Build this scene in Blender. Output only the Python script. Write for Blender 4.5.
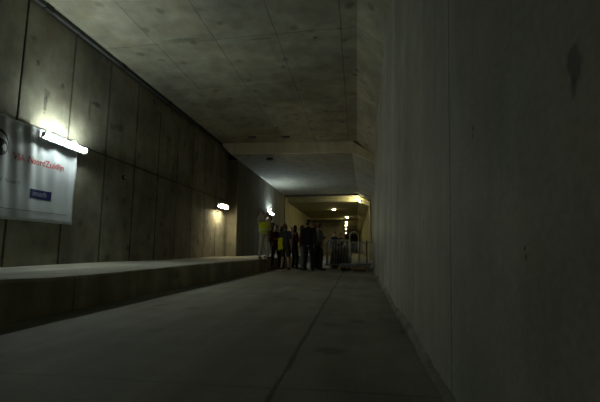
import bpy, bmesh, math, random
from mathutils import Vector, Matrix
random.seed(7)
PI = math.pi
for o in list(bpy.data.objects): bpy.data.objects.remove(o)
sc = bpy.context.scene
COL = sc.collection

# ------------------------------------------------------------ camera, world, exposure
F = 370.0
th = math.atan(49/F); ps = math.atan(56/F*math.cos(th))
cd = bpy.data.cameras.new('camera'); cam = bpy.data.objects.new('camera', cd); COL.objects.link(cam)
cd.sensor_width = 36; cd.lens = 36*F/600; cd.clip_start = .05; cd.clip_end = 400
fw = Vector((-math.sin(ps)*math.cos(th), math.cos(ps)*math.cos(th), math.sin(th)))
rt = Vector((math.cos(ps), math.sin(ps), 0)); up = rt.cross(fw)
m = Matrix((rt, up, -fw)).transposed().to_4x4(); m.translation = (0, 0, .75)
cam.matrix_world = m
sc.camera = cam
w = bpy.data.worlds.new('world'); sc.world = w; w.use_nodes = True
w.node_tree.nodes['Background'].inputs[0].default_value = (.5, .6, .4, 1)
w.node_tree.nodes['Background'].inputs[1].default_value = .0
vs = sc.view_settings
vs.view_transform = 'Standard'; vs.look = 'None'; vs.gamma = 1; vs.use_curve_mapping = False
vs.exposure = 2.3
TUBE = 25.0      # emission of the cool fluorescent tubes
WARM = 30.0       # emission of the warm batten
ROUND = 34.0     # emission of the round ceiling lamps far down the tunnel

# ------------------------------------------------------------ materials
def nt(name):
    m = bpy.data.materials.new(name); m.use_nodes = True
    return m, m.node_tree, m.node_tree.nodes['Principled BSDF']
def plain(name, col, rough=.7, metal=0, var=.15, scale=12, bump=0):
    m, t, b = nt(name); N, L = t.nodes, t.links
    tc = N.new('ShaderNodeTexCoord'); no = N.new('ShaderNodeTexNoise'); no.inputs['Scale'].default_value = scale
    no.inputs['Detail'].default_value = 4
    L.new(tc.outputs['Object'], no.inputs['Vector'])
    r = N.new('ShaderNodeValToRGB')
    r.color_ramp.elements[0].position = .3; r.color_ramp.elements[1].position = .7
    r.color_ramp.elements[0].color = [c*(1-var) for c in col]+[1]
    r.color_ramp.elements[1].color = [min(1, c*(1+var)) for c in col]+[1]
    L.new(no.outputs['Fac'], r.inputs[0]); L.new(r.outputs[0], b.inputs['Base Color'])
    b.inputs['Roughness'].default_value = rough; b.inputs['Metallic'].default_value = metal
    if bump:
        bp = N.new('ShaderNodeBump'); bp.inputs['Strength'].default_value = bump; bp.inputs['Distance'].default_value = .01
        L.new(no.outputs['Fac'], bp.inputs['Height']); L.new(bp.outputs[0], b.inputs['Normal'])
    return m
def emis(name, col, s):
    m, t, b = nt(name)
    b.inputs['Base Color'].default_value = (*col, 1)
    b.inputs['Emission Color'].default_value = (*col, 1); b.inputs['Emission Strength'].default_value = s
    return m
def concrete(name, col, streak=(3, 3, .3), lines=(), var=.3, pits=True, rough=.85, spots=(), streak_amt=.3, bump=.25, boards=None):
    """lines: (axis, offset, spacing, half width, darkness, wobble); spots: (centre, radii, darkness)"""
    m, t, b = nt(name); N, L = t.nodes, t.links
    tc = N.new('ShaderNodeTexCoord'); P = tc.outputs['Object']
    sep = N.new('ShaderNodeSeparateXYZ'); L.new(P, sep.inputs[0])
    def math_(op, a, b_=None, clamp=False):
        n = N.new('ShaderNodeMath'); n.operation = op; n.use_clamp = clamp
        for i, v in enumerate((a, b_)):
            if v is None: continue
            if isinstance(v, (int, float)): n.inputs[i].default_value = v
            else: L.new(v, n.inputs[i])
        return n.outputs[0]
    def noise(scale, vec=None, detail=5, sc3=None, rough_=.55):
        n = N.new('ShaderNodeTexNoise'); n.inputs['Scale'].default_value = scale; n.inputs['Detail'].default_value = detail
        n.inputs['Roughness'].default_value = rough_
        src = P
        if sc3:
            mp = N.new('ShaderNodeMapping'); mp.inputs['Scale'].default_value = sc3; L.new(P, mp.inputs[0]); src = mp.outputs[0]
        L.new(src, n.inputs['Vector']); return n.outputs['Fac']
    def band(v, lo, hi, a, c):
        n = N.new('ShaderNodeMapRange'); n.inputs[1].default_value = lo; n.inputs[2].default_value = hi
        n.inputs[3].default_value = a; n.inputs[4].default_value = c; L.new(v, n.inputs[0]); return n.outputs[0]
    big = noise(.55); mid = noise(2.6, detail=8); fine = noise(38, detail=6)
    stk = noise(1.0, sc3=streak, detail=7)
    f = band(big, .3, .7, 1-var, 1+var*.5)
    f = math_('MULTIPLY', f, band(mid, .3, .72, 1-var*.7, 1+var*.35))
    f = math_('MULTIPLY', f, band(stk, .38, .62, 1-streak_amt, 1+streak_amt*.4))
    f = math_('MULTIPLY', f, band(fine, .3, .7, .88, 1.1))
    if boards:
        ax, sp = boards
        q = math_('FRACT', math_('DIVIDE', sep.outputs[ax], sp))
        wn = N.new('ShaderNodeTexWhiteNoise'); wn.noise_dimensions = '1D'
        L.new(math_('FLOOR', math_('DIVIDE', sep.outputs[ax], sp)), wn.inputs['W'])
        f = math_('MULTIPLY', f, band(wn.outputs['Value'], 0, 1, .9, 1.08))
    h = math_('MULTIPLY', fine, .4)
    if pits:
        vo = N.new('ShaderNodeTexVoronoi'); vo.inputs['Scale'].default_value = 1.6; vo.inputs['Randomness'].default_value = 1
        L.new(P, vo.inputs['Vector'])
        d = band(math_('ADD', vo.outputs['Distance'], math_('MULTIPLY', noise(9), .3)), .26, .36, .62, 1)
        f = math_('MULTIPLY', f, d)
    for ax, off, spc, hw, dark, wob in lines:
        v = sep.outputs[ax]
        if wob:
            v = math_('ADD', v, math_('MULTIPLY', math_('SUBTRACT', noise(1.3), .5), wob))
            v = math_('ADD', v, math_('MULTIPLY', math_('SUBTRACT', noise(14), .5), wob*.3))
        pp = N.new('ShaderNodeMath'); pp.operation = 'PINGPONG'; pp.inputs[1].default_value = spc/2
        L.new(math_('ADD', v, spc*50-off), pp.inputs[0])
        wv = band(noise(3.1), .3, .7, hw*.5, hw*1.3)
        rr = math_('DIVIDE', pp.outputs[0], wv)
        k = band(rr, .6, 1.6, 1-dark, 1)
        f = math_('MULTIPLY', f, k); h = math_('ADD', h, k)
    for c, rad, dark in spots:
        vm = N.new('ShaderNodeVectorMath'); vm.operation = 'SUBTRACT'; L.new(P, vm.inputs[0]); vm.inputs[1].default_value = c
        v2 = N.new('ShaderNodeVectorMath'); v2.operation = 'DIVIDE'; L.new(vm.outputs[0], v2.inputs[0]); v2.inputs[1].default_value = rad
        ln = N.new('ShaderNodeVectorMath'); ln.operation = 'LENGTH'; L.new(v2.outputs[0], ln.inputs[0])
        e = math_('ADD', ln.outputs['Value'], math_('MULTIPLY', math_('SUBTRACT', noise(16), .5), 1.6))
        f = math_('MULTIPLY', f, band(e, .7, 1.15, 1-dark, 1))
    mx = N.new('ShaderNodeVectorMath'); mx.operation = 'SCALE'; mx.inputs[0].default_value = col
    L.new(f, mx.inputs['Scale'])
    # brown tinge where the mid noise is low
    hs = N.new('ShaderNodeMix'); hs.data_type = 'RGBA'; hs.blend_type = 'MULTIPLY'
    L.new(band(noise(1.4, detail=6), .45, .75, 0, .55), hs.inputs[0]); L.new(mx.outputs[0], hs.inputs[6]); hs.inputs[7].default_value = (1, .86, .66, 1)
    L.new(hs.outputs[2], b.inputs['Base Color'])
    b.inputs['Roughness'].default_value = rough
    bp = N.new('ShaderNodeBump'); bp.inputs['Strength'].default_value = bump; bp.inputs['Distance'].default_value = .012
    L.new(h, bp.inputs['Height']); L.new(bp.outputs[0], b.inputs['Normal'])
    return m

WALLC = (.31, .30, .235)
M = {}
M['wall_l'] = concrete('panel concrete', WALLC, streak=(3, 1.6, .4), var=.38, streak_amt=.2, boards=(1, .665), lines=((1, 6.15, 1.33, .03, .55, .015), (2, 3.275, 60, .012, .5, .02)),
    spots=(((-6.6, 6.77, 3.9), (.3, .045, .22), .55), ((-6.6, 8.34, 4.5), (.3, .16, .07), .6), ((-6.6, 8.1, 4.3), (.3, .05, .3), .4), ((-6.6, 6.5, 4.7), (.3, .05, .06), .5), ((-6.6, 7.2, 4.5), (.3, .05, .07), .5), ((-6.6, 9.3, 4.2), (.3, .2, .12), .45)))
M['wall_r'] = concrete('smooth wall concrete', (.345, .35, .30), streak=(5, 2.2, .2), var=.25, streak_amt=.2, pits=False, rough=.75,
    lines=((1, 2.06, 60, .011, .55, .06),),
    spots=(((.49, .874, 1.165), (.3, .028, .055), .55), ((.50, .885, 1.12), (.3, .014, .03), .45), ((.50, 1.64, 1.27), (.3, .013, .014), .7), ((.50, 1.645, 1.24), (.3, .008, .012), .7), ((.52, 2.9, .95), (.3, .03, .03), .45), ((.48, 1.165, .755), (.3, .010, .010), .7), ((.48, 1.16, .73), (.3, .009, .010), .7)))
M['ceil'] = concrete('ceiling concrete', (.38, .378, .30), streak=(1.2, 2, 2), var=.34, streak_amt=.12, boards=(0, .53),
    lines=((0, -5.03, 1.59, .012, .5, .05), (1, 8.35, 2.7, .014, .4, .12)), spots=(((-4.3, 8.25, 6.05), (.5, .07, .3), .35), ((-2.3, 8.5, 6.05), (.35, .06, .3), .3), ((-.92, 8.67, 6.05), (.06, .06, .3), .6)))
M['beam'] = concrete('light tinted beam concrete', (.86, .82, .64), var=.12, streak_amt=.1, pits=False)  # much paler than the ceiling, lamp light on the face put into the colour
M['plain_c'] = concrete('inner tunnel concrete', (.27, .265, .21), var=.25, streak_amt=.08)
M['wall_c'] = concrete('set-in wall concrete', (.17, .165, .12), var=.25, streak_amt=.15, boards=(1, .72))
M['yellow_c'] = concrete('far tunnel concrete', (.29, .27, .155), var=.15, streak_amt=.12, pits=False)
M['floor'] = concrete('roadway concrete', (.25, .25, .205), streak=(3, .3, 3), var=.3, streak_amt=.2, rough=.8,
    lines=((0, -.45, 80, .015, .65, .05), (1, 7.3, 5.2, .01, .3, .1)), spots=(((-.2, 2.9, 0), (.12, .1, .3), .4), ((.0, 4.1, 0), (.1, .12, .3), .4)))
M['walk'] = concrete('walkway top concrete', (.31, .31, .26), streak=(2, .4, 2), var=.3, streak_amt=.2)
M['curb'] = concrete('kerb face concrete', (.42, .38, .27), streak=(2, 2, .3), var=.3, streak_amt=.35, lines=((1, 1.2, 3.1, .012, .5, 0),))
M['mortar'] = concrete('mortar', (.28, .27, .23), var=.35, streak_amt=.3)
M['dark_strip'] = plain('dark conduit', (.05, .055, .055), .6)
M['black'] = plain('black rubber', (.02, .02, .02), .6)
M['steel'] = plain('galvanised steel', (.62, .63, .60), .45, .25, .1)
M['grey_metal'] = plain('grey lamp housing', (.55, .57, .58), .45, .2, .05)
M['dkmetal'] = plain('dark steel', (.06, .05, .045), .6, .4)
M['vinyl'] = plain('white banner vinyl', (.50, .55, .60), .5, 0, .06, 3)
M['red_ink'] = plain('red print', (.42, .03, .03), .6)
M['blue_ink'] = plain('navy print', (.008, .012, .09), .5)
M['white_ink'] = plain('white print', (.33, .37, .45), .5)
M['grey_ink'] = plain('grey print', (.14, .14, .15), .6)
M['black_ink'] = plain('black print', (.012, .012, .016), .6)
M['tube'] = emis('cool fluorescent', (.90, 1.0, .90), TUBE)
M['warm_tube'] = emis('warm fluorescent', (1.0, .87, .55), WARM)
M['round'] = emis('warm round lamp', (1.0, .88, .42), ROUND)
M['cool_tube'] = emis('bluish fluorescent', (.78, .93, 1.0), 40)
M['flood'] = emis('warm floodlight lens', (1.0, .91, .55), 150)
M['wood'] = plain('raw timber', (.24, .15, .06), .8, 0, .3, 8, .2)
M['dark_fill'] = plain('dark filler', (.025, .028, .025), .6, 0, .3, 5, .5)
M['board'] = plain('pale shuttering board', (.42, .41, .26), .7, 0, .15, 4)
M['slab'] = plain('blue grey slab', (.20, .23, .26), .7)
M['hose'] = plain('pale ribbed hose', (.5, .48, .38), .6)
M['skin'] = plain('skin', (.55, .34, .25), .55, 0, .08)
M['hair_d'] = plain('dark hair', (.03, .018, .012), .6)
M['hair_r'] = plain('reddish brown hair', (.12, .045, .025), .6)
M['hair_g'] = plain('grey hair', (.25, .23, .21), .6)
M['shoe'] = plain('shoe leather', (.025, .022, .02), .5)
M['vest'] = plain('fluorescent yellow vest', (.95, .97, .03), .7)
M['reflect'] = plain('reflective tape', (.6, .62, .6), .3, .3)

# ------------------------------------------------------------ mesh helpers
def obj(name, bm, mat, parent=None, smooth=False, bevel=0):
    me = bpy.data.meshes.new(name); bmesh.ops.recalc_face_normals(bm, faces=bm.faces); bm.to_mesh(me); bm.free()
    o = bpy.data.objects.new(name, me); COL.objects.link(o)
    mats = mat if isinstance(mat, (list, tuple)) else [mat]
    for q in mats: me.materials.append(q)
    if parent is not None: o.parent = parent
    if smooth:
        for p in me.polygons: p.use_smooth = True
    if bevel:
        b = o.modifiers.new('bevel', 'BEVEL'); b.width = bevel; b.segments = 2; b.limit_method = 'ANGLE'
    return o
def box(bm, x0, x1, y0, y1, z0, z1, mi=0, mat=None):
    v = [bm.verts.new((x, y, z)) for x in (x0, x1) for y in (y0, y1) for z in (z0, z1)]
    if mat is not None:
        for q in v: q.co = mat @ q.co
    for f in ((0,1,3,2),(4,6,7,5),(0,4,5,1),(2,3,7,6),(0,2,6,4),(1,5,7,3)):
        bm.faces.new([v[i] for i in f]).material_index = mi
def tube(bm, pts, r, n=8, cap=True):
    pts = [Vector(p) for p in pts]; rings = []
    rr = r if isinstance(r, (list, tuple)) else [r]*len(pts)
    prev = None
    for i, p in enumerate(pts):
        d = (pts[min(i+1, len(pts)-1)]-pts[max(i-1, 0)]).normalized()
        if prev is None:
            a = d.orthogonal().normalized()
        else:
            a = (prev-d*prev.dot(d)).normalized()
        prev = a; b = d.cross(a)
        rings.append([bm.verts.new(p+(a*math.cos(2*PI*k/n)+b*math.sin(2*PI*k/n))*rr[i]) for k in range(n)])
    for A, B in zip(rings, rings[1:]):
        for k in range(n): bm.faces.new((A[k], A[(k+1) % n], B[(k+1) % n], B[k]))
    if cap: bm.faces.new(rings[0]); bm.faces.new(rings[-1])
def prism(bm, poly, y0, y1, poly1=None):
    poly1 = poly1 or poly
    A = [bm.verts.new((x, y0 if not callable(y0) else y0(x), z)) for x, z in poly]
    B = [bm.verts.new((x, y1, z)) for x, z in poly1]
    n = len(poly)
    bm.faces.new(A); bm.faces.new(B)
    for k in range(n): bm.faces.new((A[k], A[(k+1) % n], B[(k+1) % n], B[k]))
def ell(bm, c, r, rot=None, seg=14, rings=10):
    mt = Matrix.Translation(c) @ (rot.to_4x4() if rot else Matrix.Identity(4)) @ Matrix.Diagonal((*r, 1))
    bmesh.ops.create_uvsphere(bm, u_segments=seg, v_segments=rings, radius=1, matrix=mt)
def tag(o, label=None, cat=None, group=None, kind=None):
    if label: o['label'] = label
    if cat: o['category'] = cat
    if group: o['group'] = group
    if kind: o['kind'] = kind
    return o
def empty(name, loc, label, cat, group=None, rz=0):
    o = bpy.data.objects.new(name, None); COL.objects.link(o); o.location = loc; o.rotation_euler.z = rz
    o.empty_display_size = .1
    return tag(o, label, cat, group)
def struct(name, bm, mat, label, cat, bevel=0, smooth=False):
    return tag(obj(name, bm, mat, None, smooth, bevel), label, cat, None, 'structure')
def copy_tree(o, parent=None):
    c = o.copy(); COL.objects.link(c)
    if parent is not None: c.parent = parent
    for ch in list(o.children): copy_tree(ch, c)
    return c

# ------------------------------------------------------------ tunnel shell
YB = -5.0                      # the tunnel goes on a little behind the camera
def curbx(y): return -3.62+.02*y
def rwx(y, z): return .44+.0105*y+.042*z

bm = bmesh.new(); box(bm, -7, 2.2, YB, 125, -.3, 0)
struct('floor', bm, M['floor'], 'grey concrete roadway floor with a dark crack line running along it', 'floor')

# raised walkway with a slightly uneven kerb
bm = bmesh.new(); ys = [YB+i*.6 for i in range(65)]; rows = []
for y in ys:
    j = .012*math.sin(y*1.7)+.008*math.sin(y*4.1)
    x = curbx(y); zt = .428+.008*math.sin(y*.9)+(.02 if y < 4 else 0)
    rows.append([bm.verts.new(p) for p in ((-6.75, y, 0), (-6.75, y, zt+.0), (x-.035+j, y, zt), (x+j, y, zt-.035), (x+j, y, 0))])
for A, B in zip(rows, rows[1:]):
    for k in range(4):
        f = bm.faces.new((A[k], A[k+1], B[k+1], B[k])); f.material_index = 1 if k >= 2 else 0
bm.faces.new(rows[0]); bm.faces.new(rows[-1])
struct('raised_walkway', bm, [M['walk'], M['curb']], 'raised concrete walkway with a high kerb along the left wall', 'walkway')

# left wall: cast panels with open joints, then the set-in part beyond the step
bm = bmesh.new()
box(bm, -7.0, -6.645, YB, 18.4, 0, 6.15)
j0 = 6.15-1.33*9; y = j0
while y < 18.3:
    ya, yb = y+.013, min(y+1.33-.013, 18.4)
    ya = max(ya, YB)
    if yb > ya:
        box(bm, -6.66, -6.60+random.uniform(-.004, .004), ya, yb, .0, 5.93)
    y += 1.33
struct('wall_left', bm, M['wall_l'], 'left concrete wall cast in tall panels with dark vertical joints', 'wall', bevel=.006)
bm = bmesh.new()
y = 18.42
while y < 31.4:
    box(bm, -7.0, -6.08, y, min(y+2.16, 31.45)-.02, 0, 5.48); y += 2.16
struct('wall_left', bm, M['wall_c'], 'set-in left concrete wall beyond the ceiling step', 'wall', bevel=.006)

# right wall: leaning, very close to the camera, ending before the barriers
bm = bmesh.new(); ny, nz = 40, 16; g = []
for i in range(ny+1):
    y = YB+(13.5-YB)*i/ny
    g.append([bm.verts.new((rwx(y, 5.9*k/nz)+.004*math.sin(y*2.3+k)*0, y, 5.9*k/nz)) for k in range(nz+1)])
for A, B in zip(g, g[1:]):
    for k in range(nz): bm.faces.new((A[k], A[k+1], B[k+1], B[k]))
bk = [[bm.verts.new((2.2, yy, zz)) for zz in (0, 5.9)] for yy in (YB, 13.5)]
e = g[-1]; bm.faces.new([*e, bk[1][1], bk[1][0]])
e = g[0]; bm.faces.new([*e, bk[0][1], bk[0][0]])
bm.faces.new((bk[0][0], bk[0][1], bk[1][1], bk[1][0]))
bm.faces.new([*[r[-1] for r in g], bk[1][1], bk[0][1]])
struct('wall_right', bm, M['wall_r'], 'smooth right concrete wall very close, with a dark stain', 'wall')
bm = bmesh.new(); box(bm, 1.35, 2.2, 13.5, 31.45, 0, 5.6)
struct('wall_right', bm, M['plain_c'], 'set-back right concrete wall behind the barriers', 'wall')

# rough mortar fillet along the foot of the right wall
bm = bmesh.new(); rows = []
for i in range(150):
    y = .3+i*.09
    if y > 13.4: break
    a = .035+.02*random.random(); hgt = .05+.03*math.sin(y*2.1)+.025*random.random()
    x = rwx(y, 0)
    rows.append([bm.verts.new(p) for p in ((x+.01, y, 0), (x-a, y, 0), (x-a*.55, y, hgt*.55), (x+.01, y, hgt))])
for A, B in zip(rows, rows[1:]):
    for k in range(3): bm.faces.new((A[k], A[k+1], B[k+1], B[k]))
struct('trim_1', bm, M['mortar'], 'rough mortar fillet along the foot of the right wall', 'trim', smooth=True)

# ceiling of the near bay, with the sloping haunch on the right
def yface(x): return 17.55+.095*(x+3.3)
bm = bmesh.new()
poly = [(-7.0, 6.05), (.13, 6.05), (1.0, 5.26), (2.2, 4.9), (2.2, 6.5), (-7.0, 6.5)]
A = [bm.verts.new((x, YB, z)) for x, z in poly]; B = [bm.verts.new((x, yface(x), z)) for x, z in poly]
for k in range(6): bm.faces.new((A[k], A[(k+1) % 6], B[(k+1) % 6], B[k]))
bm.faces.new(A); bm.faces.new(B)
struct('ceiling', bm, M['ceil'], 'near concrete ceiling with board joints and a sloping right haunch', 'ceiling')
# lower ceiling of the next bay; its front face reads as a beam, coloured pale for lamp light
bm = bmesh.new()
p0 = [(-6.62, 6.05), (-6.08, 5.48), (-.1, 5.48), (.95, 4.97), (2.2, 4.6), (2.2, 6.5), (-6.62, 6.5)]
p1 = [(-6.62, 6.05), (-6.08, 5.48), (.26, 5.48), (1.35, 5.0), (2.2, 4.6), (2.2, 6.5), (-6.62, 6.5)]
A = [bm.verts.new((x, yface(x), z)) for x, z in p0]; B = [bm.verts.new((x, 31.45, z)) for x, z in p1]
for k in range(7): bm.faces.new((A[k], A[(k+1) % 7], B[(k+1) % 7], B[k]))
bm.faces.new(B)
struct('ceiling', bm, M['plain_c'], 'lower grey ceiling of the middle bay behind the pale beam', 'ceiling')
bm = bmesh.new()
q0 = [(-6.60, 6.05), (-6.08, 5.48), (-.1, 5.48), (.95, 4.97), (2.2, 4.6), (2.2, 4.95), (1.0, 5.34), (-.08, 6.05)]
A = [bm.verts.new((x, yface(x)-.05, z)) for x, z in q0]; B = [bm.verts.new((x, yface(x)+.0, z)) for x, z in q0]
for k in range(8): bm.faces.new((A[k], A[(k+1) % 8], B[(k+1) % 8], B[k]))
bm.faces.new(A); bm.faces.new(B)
struct('ceiling_beam', bm, M['beam'], 'beam face coloured pale for lamp light where the ceiling steps down', 'beam', bevel=.008)

bm = bmesh.new(); box(bm, -6.1, -1.6, 54, 54.4, 0, 5.08)
struct('wall_back', bm, M['plain_c'], 'brownish bulkhead wall beyond the second lit ceiling beam', 'wall')
# portal to the warm-lit part: thin dark joint frame
bm = bmesh.new()
box(bm, -6.12, -6.03, 31.40, 31.50, 0, 5.48); box(bm, -6.12, .30, 31.40, 31.55, 5.36, 5.52)
struct('trim_2', bm, M['dkmetal'], 'dark joint frame around the opening to the warm lit tunnel', 'trim')

# warm-lit far tunnel
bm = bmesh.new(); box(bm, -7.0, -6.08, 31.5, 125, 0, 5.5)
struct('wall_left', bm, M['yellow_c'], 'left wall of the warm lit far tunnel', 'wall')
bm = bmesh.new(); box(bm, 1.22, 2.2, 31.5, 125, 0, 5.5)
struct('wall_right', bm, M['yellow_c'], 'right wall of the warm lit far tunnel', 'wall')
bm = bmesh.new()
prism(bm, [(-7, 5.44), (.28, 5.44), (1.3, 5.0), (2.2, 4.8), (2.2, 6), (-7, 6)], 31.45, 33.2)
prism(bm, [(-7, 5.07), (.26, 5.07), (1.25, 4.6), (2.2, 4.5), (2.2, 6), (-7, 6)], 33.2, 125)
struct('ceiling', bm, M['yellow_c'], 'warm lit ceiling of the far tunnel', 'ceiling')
bm = bmesh.new(); box(bm, -6.1, -1.45, 50.2, 50.7, 4.83, 5.1)
struct('ceiling_beam', bm, M['yellow_c'], 'low beam across the far warm lit ceiling', 'beam')
bm = bmesh.new(); box(bm, -7, 2.2, 124, 125, 0, 5.5)
struct('wall_back', bm, M['plain_c'], 'distant end wall of the tunnel', 'wall')
bm = bmesh.new(); box(bm, -7, 2.2, YB-.3, YB, 0, 6.5)
struct('wall_front', bm, M['plain_c'], 'end wall behind the viewpoint', 'wall')

# ------------------------------------------------------------ conduit and cable on the left wall
root = empty('cable_duct', (-6.53, 4, 5.99), 'long dark cable duct under the ceiling along the left wall', 'cable duct')
bm = bmesh.new(); y = -3.0
while y < 21:
    box(bm, -.05, .05, y-4, y+1.48-4, -.055, .045); y += 1.5
# stop at the beam
for v in bm.verts: v.co.y = min(v.co.y, 13.2)
obj('channel', bm, M['dark_strip'], root, bevel=.004)
for k, yy in enumerate((6.55, 9.2, 11.9, 14.6)):
    bm = bmesh.new(); box(bm, -.06, .065, yy-.09-4, yy+.09-4, -.075, .055); obj('coupling', bm, M['black'], root, bevel=.004)

bm = bmesh.new(); pts = []
for i in range(70):
    y = 7.85+i*.147
    pts.append((-6.572+.003*math.sin(i), y, 3.275-.02*abs(math.sin((y-2)*PI/2.66))+.006*math.sin(y*5)-.004*(y-8)))
tube(bm, pts, .014, 6)
tag(obj('power_cable', bm, M['black'], smooth=True), 'thin black power cable clipped along the left wall at lamp height', 'cable')

# ------------------------------------------------------------ batten lamps
def batten(y0, y1, x, z, lit, label, hood=None, tilt=0, out=.17):
    L_ = y1-y0
    r = empty('batten_lamp', (x, (y0+y1)/2, z), label, 'wall lamp', 'batten lamps along the left wall')
    r.rotation_euler.x = tilt
    s = 1 if hood else -1
    bm = bmesh.new(); box(bm, out-.09, out+(.03 if hood else -.02), -L_/2, L_/2, s*.066-.016, s*.066+.016); box(bm, out-.10, out-.07, -L_/2, L_/2, -.08, .08); obj('housing', bm, M['grey_metal'], r, bevel=.006)
    bm = bmesh.new()
    tube(bm, [(out, -L_/2+.02, -s*.008), (out, L_/2-.02, -s*.008)], .044, 16)
    obj('diffuser', bm, lit, r, smooth=False)
    for e in (-1, 1):
        bm = bmesh.new(); box(bm, out-.06, out+.05, e*(L_/2-.01)-.01, e*(L_/2-.01)+.01, -.055, .055); obj('end_cap', bm, M['grey_metal'], r, bevel=.006)
        bm = bmesh.new(); box(bm, .0, out-.08, e*L_*.3-.02, e*L_*.3+.02, .15, .18); box(bm, out-.10, out-.08, e*L_*.3-.02, e*L_*.3+.02, -.02, .18); obj('wall_bracket', bm, M['grey_metal'], r)
    if hood:
        bm = bmesh.new(); box(bm, out-.08, out+.13, -L_/2-.05, L_/2+.05, .083, .097)
        obj('hood', bm, M['dkmetal'], r)
    return r
batten(6.58, 7.82, -6.59, 3.13, M['tube'], 'bright white batten lamp on the wall above the white banner', tilt=-.02, out=.20)
batten(16.5, 17.6, -6.59, 2.83, M['warm_tube'], 'small warm hooded batten lamp beside the pale wall step', hood=True, out=.30)
batten(25.0, 26.3, -6.08, 3.32, M['cool_tube'], 'distant batten lamp glowing behind the yellow vested worker')

# ------------------------------------------------------------ banner
root = empty('banner', (-6.56, 5.6, 1.33), 'large white banner with red lettering hung on the left wall', 'banner')
def bz(y, z): return .018*math.sin(y*9.3)*(.3+z/2)+.012*math.sin(y*21+z*1.5)*(.2+z/2)+.006*math.sin(z*5+y)
def bsurf(y, z): return Vector((bz(y, z)+.022, y, z))
bm = bmesh.new(); NY, NZ = 120, 30; g = []
for i in range(NY+1):
    yy = -2.6+4.72*i/NY
    g.append([bm.verts.new(bsurf(yy, (1.96-.03*(1-math.cos(yy*4))*0)*k/NZ)) for k in range(NZ+1)])
for A, B in zip(g, g[1:]):
    for k in range(NZ): bm.faces.new((A[k], A[k+1], B[k+1], B[k]))
sh = obj('sheet', bm, M['vinyl'], root, smooth=True); sm = sh.modifiers.new('s', 'SOLIDIFY'); sm.thickness = .003; sm.offset = -1
for k in range(6):
    bm = bmesh.new(); yy = -2.5+k*.9; p = bsurf(yy, 1.9)
    tube(bm, [(p.x+.001, yy, 1.9), (p.x+.006, yy, 1.9)], .018, 10); obj('eyelet', bm, M['steel'], root)
    bm = bmesh.new(); tube(bm, [(p.x, yy, 1.9), (-.01, yy, 1.99)], .005, 5); obj('tie_cord', bm, M['white_ink'], root)
def letters(body, size, y, z, mat, parent, name='lettering', off=.004, stretch=1.0, base=(0, 0), slope=0, bold=0):
    cu = bpy.data.curves.new(name, 'FONT'); cu.body = body; cu.size = size; cu.offset = bold
    t = bpy.data.objects.new(name, cu); COL.objects.link(t); bpy.context.view_layer.update()
    me = bpy.data.meshes.new_from_object(t.evaluated_get(bpy.context.evaluated_depsgraph_get()))
    bpy.data.objects.remove(t)
    b = bmesh.new(); b.from_mesh(me); bmesh.ops.triangulate(b, faces=b.faces)
    bmesh.ops.subdivide_edges(b, edges=b.edges, cuts=1)
    for v in b.verts:
        yy = y+v.co.x*stretch; zz = z+v.co.y+slope*v.co.x
        s = bsurf(yy, zz); v.co = Vector((s.x+off, yy, zz))
    return obj(name, b, mat, parent)
def patch(y0, y1, z0, z1, mat, name, off=.004, n=12):
    b = bmesh.new(); g = []
    for i in range(n+1):
        g.append([b.verts.new(bsurf(y0+(y1-y0)*i/n, z0+(z1-z0)*k/4)+Vector((off, 0, 0))) for k in range(5)])
    for A, B in zip(g, g[1:]):
        for k in range(4): b.faces.new((A[k], A[k+1], B[k+1], B[k]))
    return obj(name, b, mat, root)
for wd, yy in (('VIA', .50), ('NoordZuidlijn', .80)): letters(wd, .205, yy, 1.17+(yy-.5)*.02, M['red_ink'], root, 'red_lettering', stretch=.80, slope=.01, bold=.002)
patch(.93, 1.47, .475, .665, M['blue_ink'], 'logo_panel')
letters('imtech', .155, 1.0, .53, M['white_ink'], root, 'logo_lettering', off=.008, stretch=.84)
for wd, yy in (('Zuid', .10), ('Noord', .38)): letters(wd, .12, yy, .70, M['grey_ink'], root, 'grey_lettering', stretch=.95)
patch(-2.4, 1.95, .20, .212, M['grey_ink'], 'ruled_line', n=60)
# emblem, mostly outside the picture: black disc in an arc with white shapes
b = bmesh.new(); c = b.verts.new(bsurf(.22, 1.35)+Vector((.004, 0, 0))); ring = []
for k in range(32):
    a = 2*PI*k/32; ring.append(b.verts.new(bsurf(.13+.24*math.cos(a), 1.33+.17*math.sin(a))+Vector((.005, 0, 0))))
for k in range(32): b.faces.new((c, ring[k], ring[(k+1) % 32]))
obj('emblem_disc', b, M['black_ink'], root)
b = bmesh.new(); pr = None
for k in range(25):
    a = -.3+2.6*k/24; q = [b.verts.new(bsurf(-.02+rr*math.cos(a)*.98, 1.28+rr*math.sin(a)*.9)+Vector((.005, 0, 0))) for rr in (.42, .42+.05*math.sin(PI*k/24))]
    if pr: b.faces.new((pr[0], pr[1], q[1], q[0]))
    pr = q
obj('emblem_arc', b, M['black_ink'], root)
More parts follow.
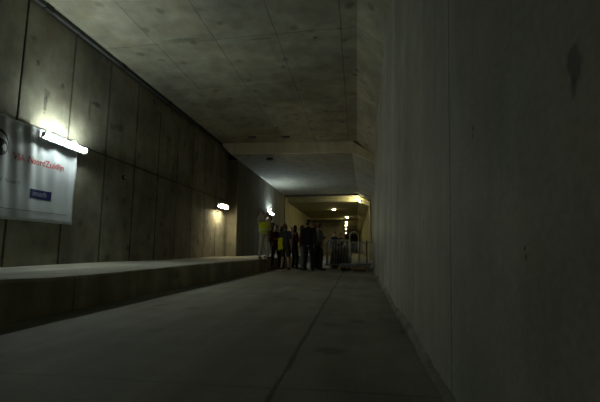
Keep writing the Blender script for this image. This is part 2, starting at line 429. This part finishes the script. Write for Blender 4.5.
# ------------------------------------------------------------ small ceiling and wall fittings
for (x, y, z, lab) in ((-3.15, 16.6, 6.05, 'small dark fitting on the near ceiling just before the beam, right of its neighbour'),
                       (-4.75, 16.4, 6.05, 'small dark fitting on the near ceiling just before the beam, nearer the left wall'),
                       (-4.35, 18.4, 5.48, 'small pale fitting on the lower ceiling just behind the beam')):
    r = empty('ceiling_fitting', (x, y, z), lab, 'ceiling fitting', 'unlit ceiling fittings by the beam')
    bm = bmesh.new(); box(bm, -.16, .16, -.09, .09, -.06, 0); obj('base_plate', bm, M['black'], r, bevel=.01)
    bm = bmesh.new(); ell(bm, (0, 0, -.07), (.14, .08, .06)); obj('dome', bm, M['slab'], r, smooth=True)
r = empty('wall_socket', (-6.6, 9.62, 2.82), 'small dark socket box on the left wall under the cable', 'socket')
bm = bmesh.new(); box(bm, 0, .05, -.06, .06, -.06, .06); obj('box', bm, M['black'], r, bevel=.008)
bm = bmesh.new(); box(bm, .05, .056, -.03, .03, -.03, .03); obj('cover', bm, M['grey_metal'], r)

# ------------------------------------------------------------ far lamps
for i, (x, y) in enumerate(((-2.24, 39.3), (-1.1, 49.2), (-1.39, 58.3), (-1.65, 65.4), (-1.93, 76), (-2.47, 96))):
    r = empty('ceiling_lamp', (x, y, 5.07), ('first and largest', 'second', 'third', 'fourth', 'fifth', 'farthest')[i]+' glowing round lamp in the row along the far tunnel ceiling', 'ceiling lamp', 'round lamps along the far ceiling')
    bm = bmesh.new(); tube(bm, [(0, 0, 0), (0, 0, -.03)], .19, 20); obj('rim', bm, M['grey_metal'], r)
    bm = bmesh.new(); ell(bm, (0, 0, -.035), (.17, .17, .06), seg=16, rings=8); obj('dome', bm, M['round'], r, smooth=True)
r = empty('floodlight', (.50, 32.6, 4.98), 'small floodlight on the haunch inside the far opening', 'floodlight')
r.rotation_euler.z = -.55
bm = bmesh.new(); box(bm, -.07, .09, -.13, .13, -.07, .07); obj('housing', bm, M['dkmetal'], r, bevel=.01)
bm = bmesh.new(); box(bm, -.085, -.07, -.12, .12, -.06, .06); obj('lens', bm, M['flood'], r)
bm = bmesh.new(); ell(bm, (.0, -.14, -.06), (.035, .03, .05)); obj('glint', bm, M['warm_tube'], r, smooth=True)  # glowing blob added as the lamp's glint, since the lens faces away
bm = bmesh.new(); box(bm, .0, .03, -.02, .02, .07, .3); obj('bracket', bm, M['dkmetal'], r)

# ------------------------------------------------------------ barriers and stored material
def barrier(x0, y0, x1, y1, label, h=1.12, nb=15):
    L_ = math.hypot(x1-x0, y1-y0); a = math.atan2(y1-y0, x1-x0)
    r = empty('crowd_barrier', (x0, y0, 0), label, 'crowd barrier', 'steel crowd barriers', a)
    bm = bmesh.new(); R_ = .08
    pts = [(0, 0, .12), (0, 0, h-R_), (R_*.3, 0, h-R_*.3), (R_, 0, h), (L_-R_, 0, h), (L_-R_*.3, 0, h-R_*.3), (L_, 0, h-R_), (L_, 0, .12)]
    tube(bm, pts, .021, 8); obj('frame', bm, M['steel'], r, smooth=True)
    bm = bmesh.new(); tube(bm, [(0, 0, .17), (L_, 0, .17)], .017, 8); obj('bottom_rail', bm, M['steel'], r, smooth=True)
    for k in range(1, nb):
        bm = bmesh.new(); tube(bm, [(L_*k/nb, 0, .17), (L_*k/nb, 0, h)], .008, 6); obj('bar', bm, M['steel'], r, smooth=True)
    for xx in (.14, L_-.14):
        bm = bmesh.new(); tube(bm, [(xx, -.26, .012), (xx, -.2, .05), (xx, 0, .165), (xx, .2, .05), (xx, .26, .012)], .014, 6); obj('foot', bm, M['steel'], r, smooth=True)
    return r
barrier(-1.16, 15.1, -.24, 15.25, 'steel crowd barrier in front of the dark filler heap', h=1.15)
barrier(-.20, 15.35, .76, 15.5, 'steel crowd barrier on the right, nearest the wall end', h=1.06)
barrier(-1.2, 15.3, -1.32, 17.6, 'steel crowd barrier running away from view beside the crowd', h=1.12)

bm = bmesh.new()
g = []
for i in range(13):
    row = []
    for j in range(9):
        u, v = i/12, j/8
        ex = min(u, 1-u, v, 1-v)*2
        z = .0 if ex < .01 else .88+.10*math.sin(u*5)*math.cos(v*4)+.05*random.random()-.25*max(0, .25-ex)
        row.append(bm.verts.new((-1.08+u*.80+(.0 if ex > .01 else (-.03 if u < .5 else .03)), 15.62+v*1.1, z)))
    g.append(row)
for A, B in zip(g, g[1:]):
    for k in range(8): bm.faces.new((A[k], A[k+1], B[k+1], B[k]))
tag(obj('dark_filler', bm, M['dark_fill'], smooth=False), 'added dark filler behind the left barrier', 'added filler')  # added dark shape in place of the dark background seen through the bars
# slab and pallet in front
bm = bmesh.new(); box(bm, -.62, .55, 14.15, 14.75, .15, .24)
tag(obj('concrete_slab', bm, M['slab'], bevel=.01), 'blue grey slab lying across the pallet in front of the barriers', 'slab')
r = empty('timber_pallet', (-.68, 13.55, 0), 'low raw timber pallet on the floor in front of the barriers', 'pallet')
for k in range(7):
    bm = bmesh.new(); box(bm, 0, 1.12, k*.185, k*.185+.12, .125, .15); obj('deck_board', bm, M['wood'], r, bevel=.003)
for k in range(3):
    bm = bmesh.new(); box(bm, .02+k*.49, .12+k*.49, 0, 1.23, .02, .125); obj('bearer', bm, M['wood'], r)
    bm = bmesh.new(); box(bm, k*.49, .14+k*.49, 0, 1.23, 0, .02); obj('bottom_board', bm, M['wood'], r)
r = empty('marker_post', (.42, 14.98, 0), 'thin dark marker post standing in front of the right barrier', 'post')
bm = bmesh.new(); tube(bm, [(0, 0, .03), (0, 0, 1.12)], .022, 8); obj('pole', bm, M['black'], r)
bm = bmesh.new(); tube(bm, [(0, 0, 0), (0, 0, .03)], [.12, .10], 14); obj('foot', bm, M['black'], r)
bm = bmesh.new(); pts = [(-.27, 17.2, 0), (-.27, 17.2, 1.2)]+[(-.07-.2*math.cos(PI*k/12), 17.2, 1.38+.2*math.sin(PI*k/12)) for k in range(13)]+[(.13, 17.2, 1.2), (.13, 17.2, 0)]
tube(bm, pts, .035, 10)
tag(obj('hose_loop', bm, M['hose'], smooth=True), 'pale hose bent over in an arch behind the right barrier', 'hose')

# ------------------------------------------------------------ people
def cone(bm, a, b, ra, rb, n=12):
    a, b = Vector(a), Vector(b); d = b-a
    if d.length < 1e-5: return
    ell(bm, a, (ra,)*3, seg=n, rings=8); ell(bm, b, (rb,)*3, seg=n, rings=8)
    tube(bm, [a, b], [ra, rb], n)
def remesh(o, vox, sm=2):
    r = o.modifiers.new('remesh', 'REMESH'); r.mode = 'VOXEL'; r.voxel_size = vox; r.use_smooth_shade = True
    s = o.modifiers.new('smooth', 'SMOOTH'); s.iterations = sm; s.factor = .5
def person(x, y, z, H, yaw, label, top, legs, hair, sleeves=True, arms=('down', 'down'), shorts=False, vest=None, longhair=False,
           name='person', head_turn=0, spread=.1, wide=1.0, hat=None, cat='person', step=0.0):
    """faces -Y at yaw 0; arms[0] is on the -X side"""
    s = H/1.75
    hip = .92*s; sh_ = 1.43*s; nk = 1.50*s; hd = 1.62*s
    P = {}
    for i, sd in enumerate((-1, 1)):
        P['hip', i] = Vector((sd*.085*s, 0, .90*s)); st = step*sd
        P['kne', i] = Vector((sd*(.085+spread*.5)*s, -.03*s+st*.5, .49*s)); P['ank', i] = Vector((sd*(.085+spread)*s, .02*s+st, .085*s))
        S = Vector((sd*.185*s*wide, .01*s, 1.40*s)); P['sho', i] = S
        k = arms[i]
        if k == 'down': E_ = S+Vector((sd*.06, .02, -.29))*s; W_ = E_+Vector((sd*.0, -.05, -.25))*s; D_ = Vector((0, -.12, -1))
        elif k == 'bent': E_ = S+Vector((sd*.07, .03, -.28))*s; W_ = E_+Vector((-sd*.12, -.20, .05))*s; D_ = Vector((-sd*.6, -.7, .2))
        elif k == 'folded': E_ = S+Vector((sd*.07, -.03, -.28))*s; W_ = E_+Vector((-sd*.23, -.13, .06))*s; D_ = Vector((-sd*1, -.1, .1))
        elif k == 'pocket': E_ = S+Vector((sd*.10, .07, -.27))*s; W_ = E_+Vector((-sd*.07, -.10, -.20))*s; D_ = Vector((-sd*.3, -.3, -.8))
        elif k == 'up': E_ = S+Vector((sd*.10, -.18, .10))*s; W_ = E_+Vector((-sd*.05, -.10, .23))*s; D_ = Vector((-sd*.1, -.2, 1))
        elif k == 'face': E_ = S+Vector((sd*.10, -.15, -.16))*s; W_ = E_+Vector((-sd*.14, -.10, .22))*s; D_ = Vector((-sd*.4, -.1, 1))
        P['elb', i], P['wri', i], P['dir', i] = E_, W_, D_.normalized()
    hc = Vector((0, -.02*s, hd))
    R = Matrix.Rotation(head_turn, 3, 'Z')
    def hp(v): return hc+R @ (Vector(v)*s)
    bm = bmesh.new()
    ell(bm, hp((0, .012, .03)), (.075*s, .095*s, .105*s), R); ell(bm, hp((0, -.03, -.045)), (.056*s, .062*s, .075*s), R)
    ell(bm, hp((0, -.095, -.015)), (.013*s, .02*s, .026*s), R, 8, 6)
    ell(bm, hp((0, -.085, -.062)), (.026*s, .012*s, .009*s), R, 8, 6)
    for sd in (-1, 1):
        ell(bm, hp((sd*.077, .012, .0)), (.012*s, .022*s, .034*s), R, 8, 6)
        ell(bm, hp((sd*.03, -.082, .03)), (.022*s, .012*s, .008*s), R, 8, 6)
    cone(bm, (0, .012*s, nk-.04*s), hp((0, .02, -.04)), .058*s, .052*s)
    ell(bm, (0, 0, 1.27*s), (.165*s*wide, .105*s, .19*s)); ell(bm, (0, 0, 1.07*s), (.135*s*wide, .095*s, .19*s)); ell(bm, (0, .01*s, .93*s), (.16*s*wide, .11*s, .13*s))
    for i, sd in enumerate((-1, 1)):
        cone(bm, (sd*.03*s, .01*s, 1.43*s), P['sho', i], .06*s, .055*s)
        cone(bm, P['sho', i], P['elb', i], .05*s, .04*s); cone(bm, P['elb', i], P['wri', i], .038*s, .026*s)
        cone(bm, P['hip', i], P['kne', i], .082*s, .056*s); cone(bm, P['kne', i], P['ank', i], .054*s, .038*s)
        cone(bm, P['ank', i], P['ank', i]+Vector((0, -.13*s, -.05*s)), .036*s, .03*s)
        W_, D_ = P['wri', i], P['dir', i]; side = D_.cross(Vector((1, 0, 0))).normalized()
        nrm = D_.cross(side).normalized()
        cone(bm, W_, W_+D_*.035*s, .024*s, .026*s)
        for q in range(4):
            o_ = side*(q-1.5)*.021*s; ln = (.070, .082, .078, .062)[q]*s
            k0 = W_+D_*.03*s+o_*.8; k1 = W_+D_*.085*s+o_; k2 = k1+(D_*.9+nrm*(-sd)*.25).normalized()*ln*.55; k3 = k2+(D_*.75+nrm*(-sd)*.6).normalized()*ln*.45
            cone(bm, k0, k1, .013*s, .012*s, 6); cone(bm, k1, k2, .0095*s, .0088*s, 6); cone(bm, k2, k3, .0088*s, .0075*s, 6)
        t0 = W_+D_*.025*s-side*.02*s; t1 = t0+(D_*.6-side*.8).normalized()*.045*s; t2 = t1+(D_*.95-side*.2).normalized()*.035*s
        cone(bm, t0, t1, .012*s, .010*s, 6); cone(bm, t1, t2, .010*s, .008*s, 6)
    body = obj(name, bm, M['skin']); remesh(body, .009, 1)
    body.location = (x, y, z); body.rotation_euler.z = yaw
    tag(body, label, cat)
    # hair
    bm = bmesh.new()
    ell(bm, hp((0, .028, .048)), (.083*s, .098*s, .105*s), R)
    ell(bm, hp((0, .05, -.0)), (.078*s, .075*s, .09*s), R)
    if longhair:
        ell(bm, hp((0, .065, -.09)), (.085*s, .05*s, .15*s), R)
    h_ = obj('hair', bm, M[hair], body); remesh(h_, .014, 1)
    if hat:
        bm = bmesh.new(); ell(bm, hp((0, .012, .07)), (.10*s, .12*s, .09*s), R); tube(bm, [hp((0, -.01, .05)), hp((0, -.01, .062))], .135*s, 18); h2 = obj('hard_hat', bm, M[hat], body, smooth=True)
    # eyes
    for sd in (-1, 1):
        bm = bmesh.new(); ell(bm, hp((sd*.03, -.084, .016)), (.012*s, .008*s, .008*s), R, 8, 6); obj('eye', bm, M['black'], body, smooth=True)
    # jacket or shirt
    c_ = .022*s
    bm = bmesh.new()
    ell(bm, (0, .005*s, 1.26*s), (.178*s*wide+.01, .118*s+.01, .215*s)); ell(bm, (0, 0, 1.06*s), (.158*s*wide+.01, .115*s+.01, .22*s))
    ell(bm, (0, .01*s, .93*s), (.172*s*wide+.01, .125*s+.012, .10*s))
    cone(bm, (0, .015*s, 1.40*s), (0, .012*s, 1.475*s), .09*s, .066*s)
    for i, sd in enumerate((-1, 1)):
        cone(bm, (sd*.04*s, .01*s, 1.41*s), P['sho', i], .075*s, .072*s)
        if sleeves:
            cone(bm, P['sho', i], P['elb', i], .067*s, .055*s); cone(bm, P['elb', i], P['wri', i]-P['dir', i]*.01*s, .054*s, .040*s)
        else:
            mid = P['sho', i].lerp(P['elb', i], .75); cone(bm, P['sho', i], mid, .067*s, .060*s)
    j_ = obj('jacket' if sleeves else 'shirt', bm, top, body); remesh(j_, .017, 2)
    # trousers
    bm = bmesh.new(); ell(bm, (0, .01*s, .93*s), (.168*s*wide+.004, .118*s+.006, .11*s))
    for i in (0, 1):
        if shorts:
            cone(bm, P['hip', i], P['kne', i].lerp(P['hip', i], .12), .098*s, .082*s)
        else:
            cone(bm, P['hip', i], P['kne', i], .098*s, .073*s); cone(bm, P['kne', i], P['ank', i]+Vector((0, 0, .01)), .071*s, .060*s)
    t_ = obj('shorts' if shorts else 'trousers', bm, legs, body); remesh(t_, .017, 2)
    for i in (0, 1):
        bm = bmesh.new(); a = P['ank', i]
        ell(bm, (a.x, a.y-.005*s, .045*s), (.045*s, .062*s, .055*s)); ell(bm, (a.x, a.y-.11*s, .032*s), (.046*s, .10*s, .036*s)); ell(bm, (a.x, a.y-.06*s, .03*s), (.042*s, .12*s, .03*s))
        for v in bm.verts: v.co.z = max(v.co.z, 0.0)
        so = obj('shoe', bm, M['shoe'], body); remesh(so, .012, 1)
    if vest:
        bm = bmesh.new(); ell(bm, (0, .005*s, 1.24*s), (.198*s*wide+.01, .138*s+.01, .215*s)); ell(bm, (0, 0, 1.08*s), (.185*s*wide+.01, .138*s+.01, .17*s))
        for i, sd in enumerate((-1, 1)): cone(bm, (sd*.10*s, .01*s, 1.38*s), (sd*.165*s, .01*s, 1.38*s), .085*s, .082*s)
        v_ = obj('safety_vest', bm, M['vest'], body); remesh(v_, .017, 2)
        bm = bmesh.new(); n = 28
        for zz in (1.06, ):
            A = [bm.verts.new((math.cos(2*PI*k/n)*(.200*s*wide+.015), math.sin(2*PI*k/n)*(.150*s+.014), (zz+dz)*s)) for dz in (0, .045) for k in range(n)]
            for k in range(n): bm.faces.new((A[k], A[(k+1) % n], A[n+(k+1) % n], A[n+k]))
        o_ = obj('reflective_band', bm, M['reflect'], v_)
        so = o_.modifiers.new('s', 'SOLIDIFY'); so.thickness = .006
    return body
def cl(name, col): return plain(name, col, .85, 0, .2, 14, .15)
C_ = dict(olive=cl('olive cloth', (.045, .05, .025)), maroon=cl('maroon cloth', (.06, .012, .014)), grey=cl('charcoal cloth', (.06, .065, .07)),
          purple=cl('plum cloth', (.085, .03, .07)), red=cl('rust red cloth', (.16, .035, .03)), navy=cl('navy cloth', (.006, .007, .014)),
          pale=cl('pale grey cloth', (.20, .21, .20)), jeans=cl('pale jeans', (.22, .23, .25)), djeans=cl('dark jeans', (.012, .014, .022)),
          beige=cl('beige cloth', (.58, .53, .40)), black=cl('black cloth', (.015, .014, .014)), blue=cl('blue cloth', (.02, .05, .17)),
          brown=cl('brown cloth', (.07, .045, .03)), lilac=cl('lilac cloth', (.28, .25, .32)))
W = .433
# on the walkway
wk = person(-3.47, 13.85, W, 1.72, .7, 'person in fluorescent yellow vest and beige trousers with one arm raised on the walkway', C_['beige'], C_['beige'], 'hair_r', arms=('up', 'bent'), vest=True, head_turn=-.5, wide=1.12)
person(-3.58, 15.3, W, 1.74, -.5, 'person in dark olive jacket standing on the walkway just behind the yellow vested worker', C_['olive'], C_['black'], 'hair_r', arms=('pocket', 'face'), head_turn=-.6)
# on the roadway
person(-3.17, 14.6, 0, 1.74, .5, 'person in maroon jacket at the left edge of the crowd beside the kerb', C_['maroon'], C_['black'], 'hair_r', arms=('folded', 'folded'), head_turn=-.6)
person(-3.12, 15.5, 0, 1.74, 2.4, 'person in black jacket half hidden between maroon jacket and charcoal shirt', C_['black'], C_['djeans'], 'hair_d', arms=('down', 'pocket'), head_turn=.5)
p3 = person(-2.74, 14.35, 0, 1.77, 2.85, 'person in charcoal shirt with bare lower legs, holding a yellow vest', C_['grey'], C_['brown'], 'hair_r', sleeves=False, shorts=True, arms=('down', 'down'), head_turn=-.5, spread=.06)
person(-2.80, 16.0, 0, 1.74, .9, 'person in brown jacket at the back of the crowd, left of the plum jacket', C_['brown'], C_['black'], 'hair_g', arms=('pocket', 'pocket'), head_turn=-.6)
person(-2.46, 15.0, 0, 1.74, 2.2, 'person in plum jacket near the middle of the crowd', C_['purple'], C_['black'], 'hair_d', arms=('folded', 'folded'), head_turn=.7, longhair=True)
person(-2.06, 14.35, 0, 1.69, 1.5, 'dark haired person in rust red top and pale jeans', C_['red'], C_['jeans'], 'hair_d', arms=('bent', 'bent'), head_turn=.1, longhair=True, spread=.04)
person(-1.76, 13.9, 0, 1.89, 2.9, 'tall person in navy jacket seen from behind in the crowd', C_['navy'], C_['djeans'], 'hair_d', arms=('pocket', 'folded'), wide=1.0, head_turn=-.4, spread=.05)
person(-1.62, 15.1, 0, 1.76, 2.0, 'person in maroon top mostly hidden behind the tall navy jacket', C_['maroon'], C_['black'], 'hair_r', arms=('down', 'down'), head_turn=.3)
person(-1.38, 14.35, 0, 1.80, 1.9, 'person in pale grey jacket at the right edge of the crowd', C_['pale'], C_['black'], 'hair_r', arms=('pocket', 'folded'), head_turn=.4)
person(-1.12, 20.0, 0, 1.70, .6, 'distant person in blue jacket standing beyond the barriers', C_['blue'], C_['black'], 'hair_d', arms=('down', 'bent'), head_turn=-.3)
person(-.80, 21.0, 0, 1.68, 1.2, 'distant person in black jacket beside the blue jacket', C_['black'], C_['black'], 'hair_r', arms=('pocket', 'down'))
# yellow vest carried over the arm of the bare legged person
bm = bmesh.new(); g = []
for i in range(9):
    g.append([bm.verts.new((-2.99+.18*k/6+.012*math.sin(i*1.3+k), 14.20+.02*math.sin(k*2.1+i*.5), 1.22-.46*i/8-.02*math.sin(k))) for k in range(7)])
for A, B in zip(g, g[1:]):
    for k in range(6): bm.faces.new((A[k], A[k+1], B[k+1], B[k]))
o = obj('folded_vest', bm, M['vest'], smooth=True); so = o.modifiers.new('s', 'SOLIDIFY'); so.thickness = .03; so.offset = 0
tag(o, 'yellow vest hanging from the arm of the bare legged person', 'vest')
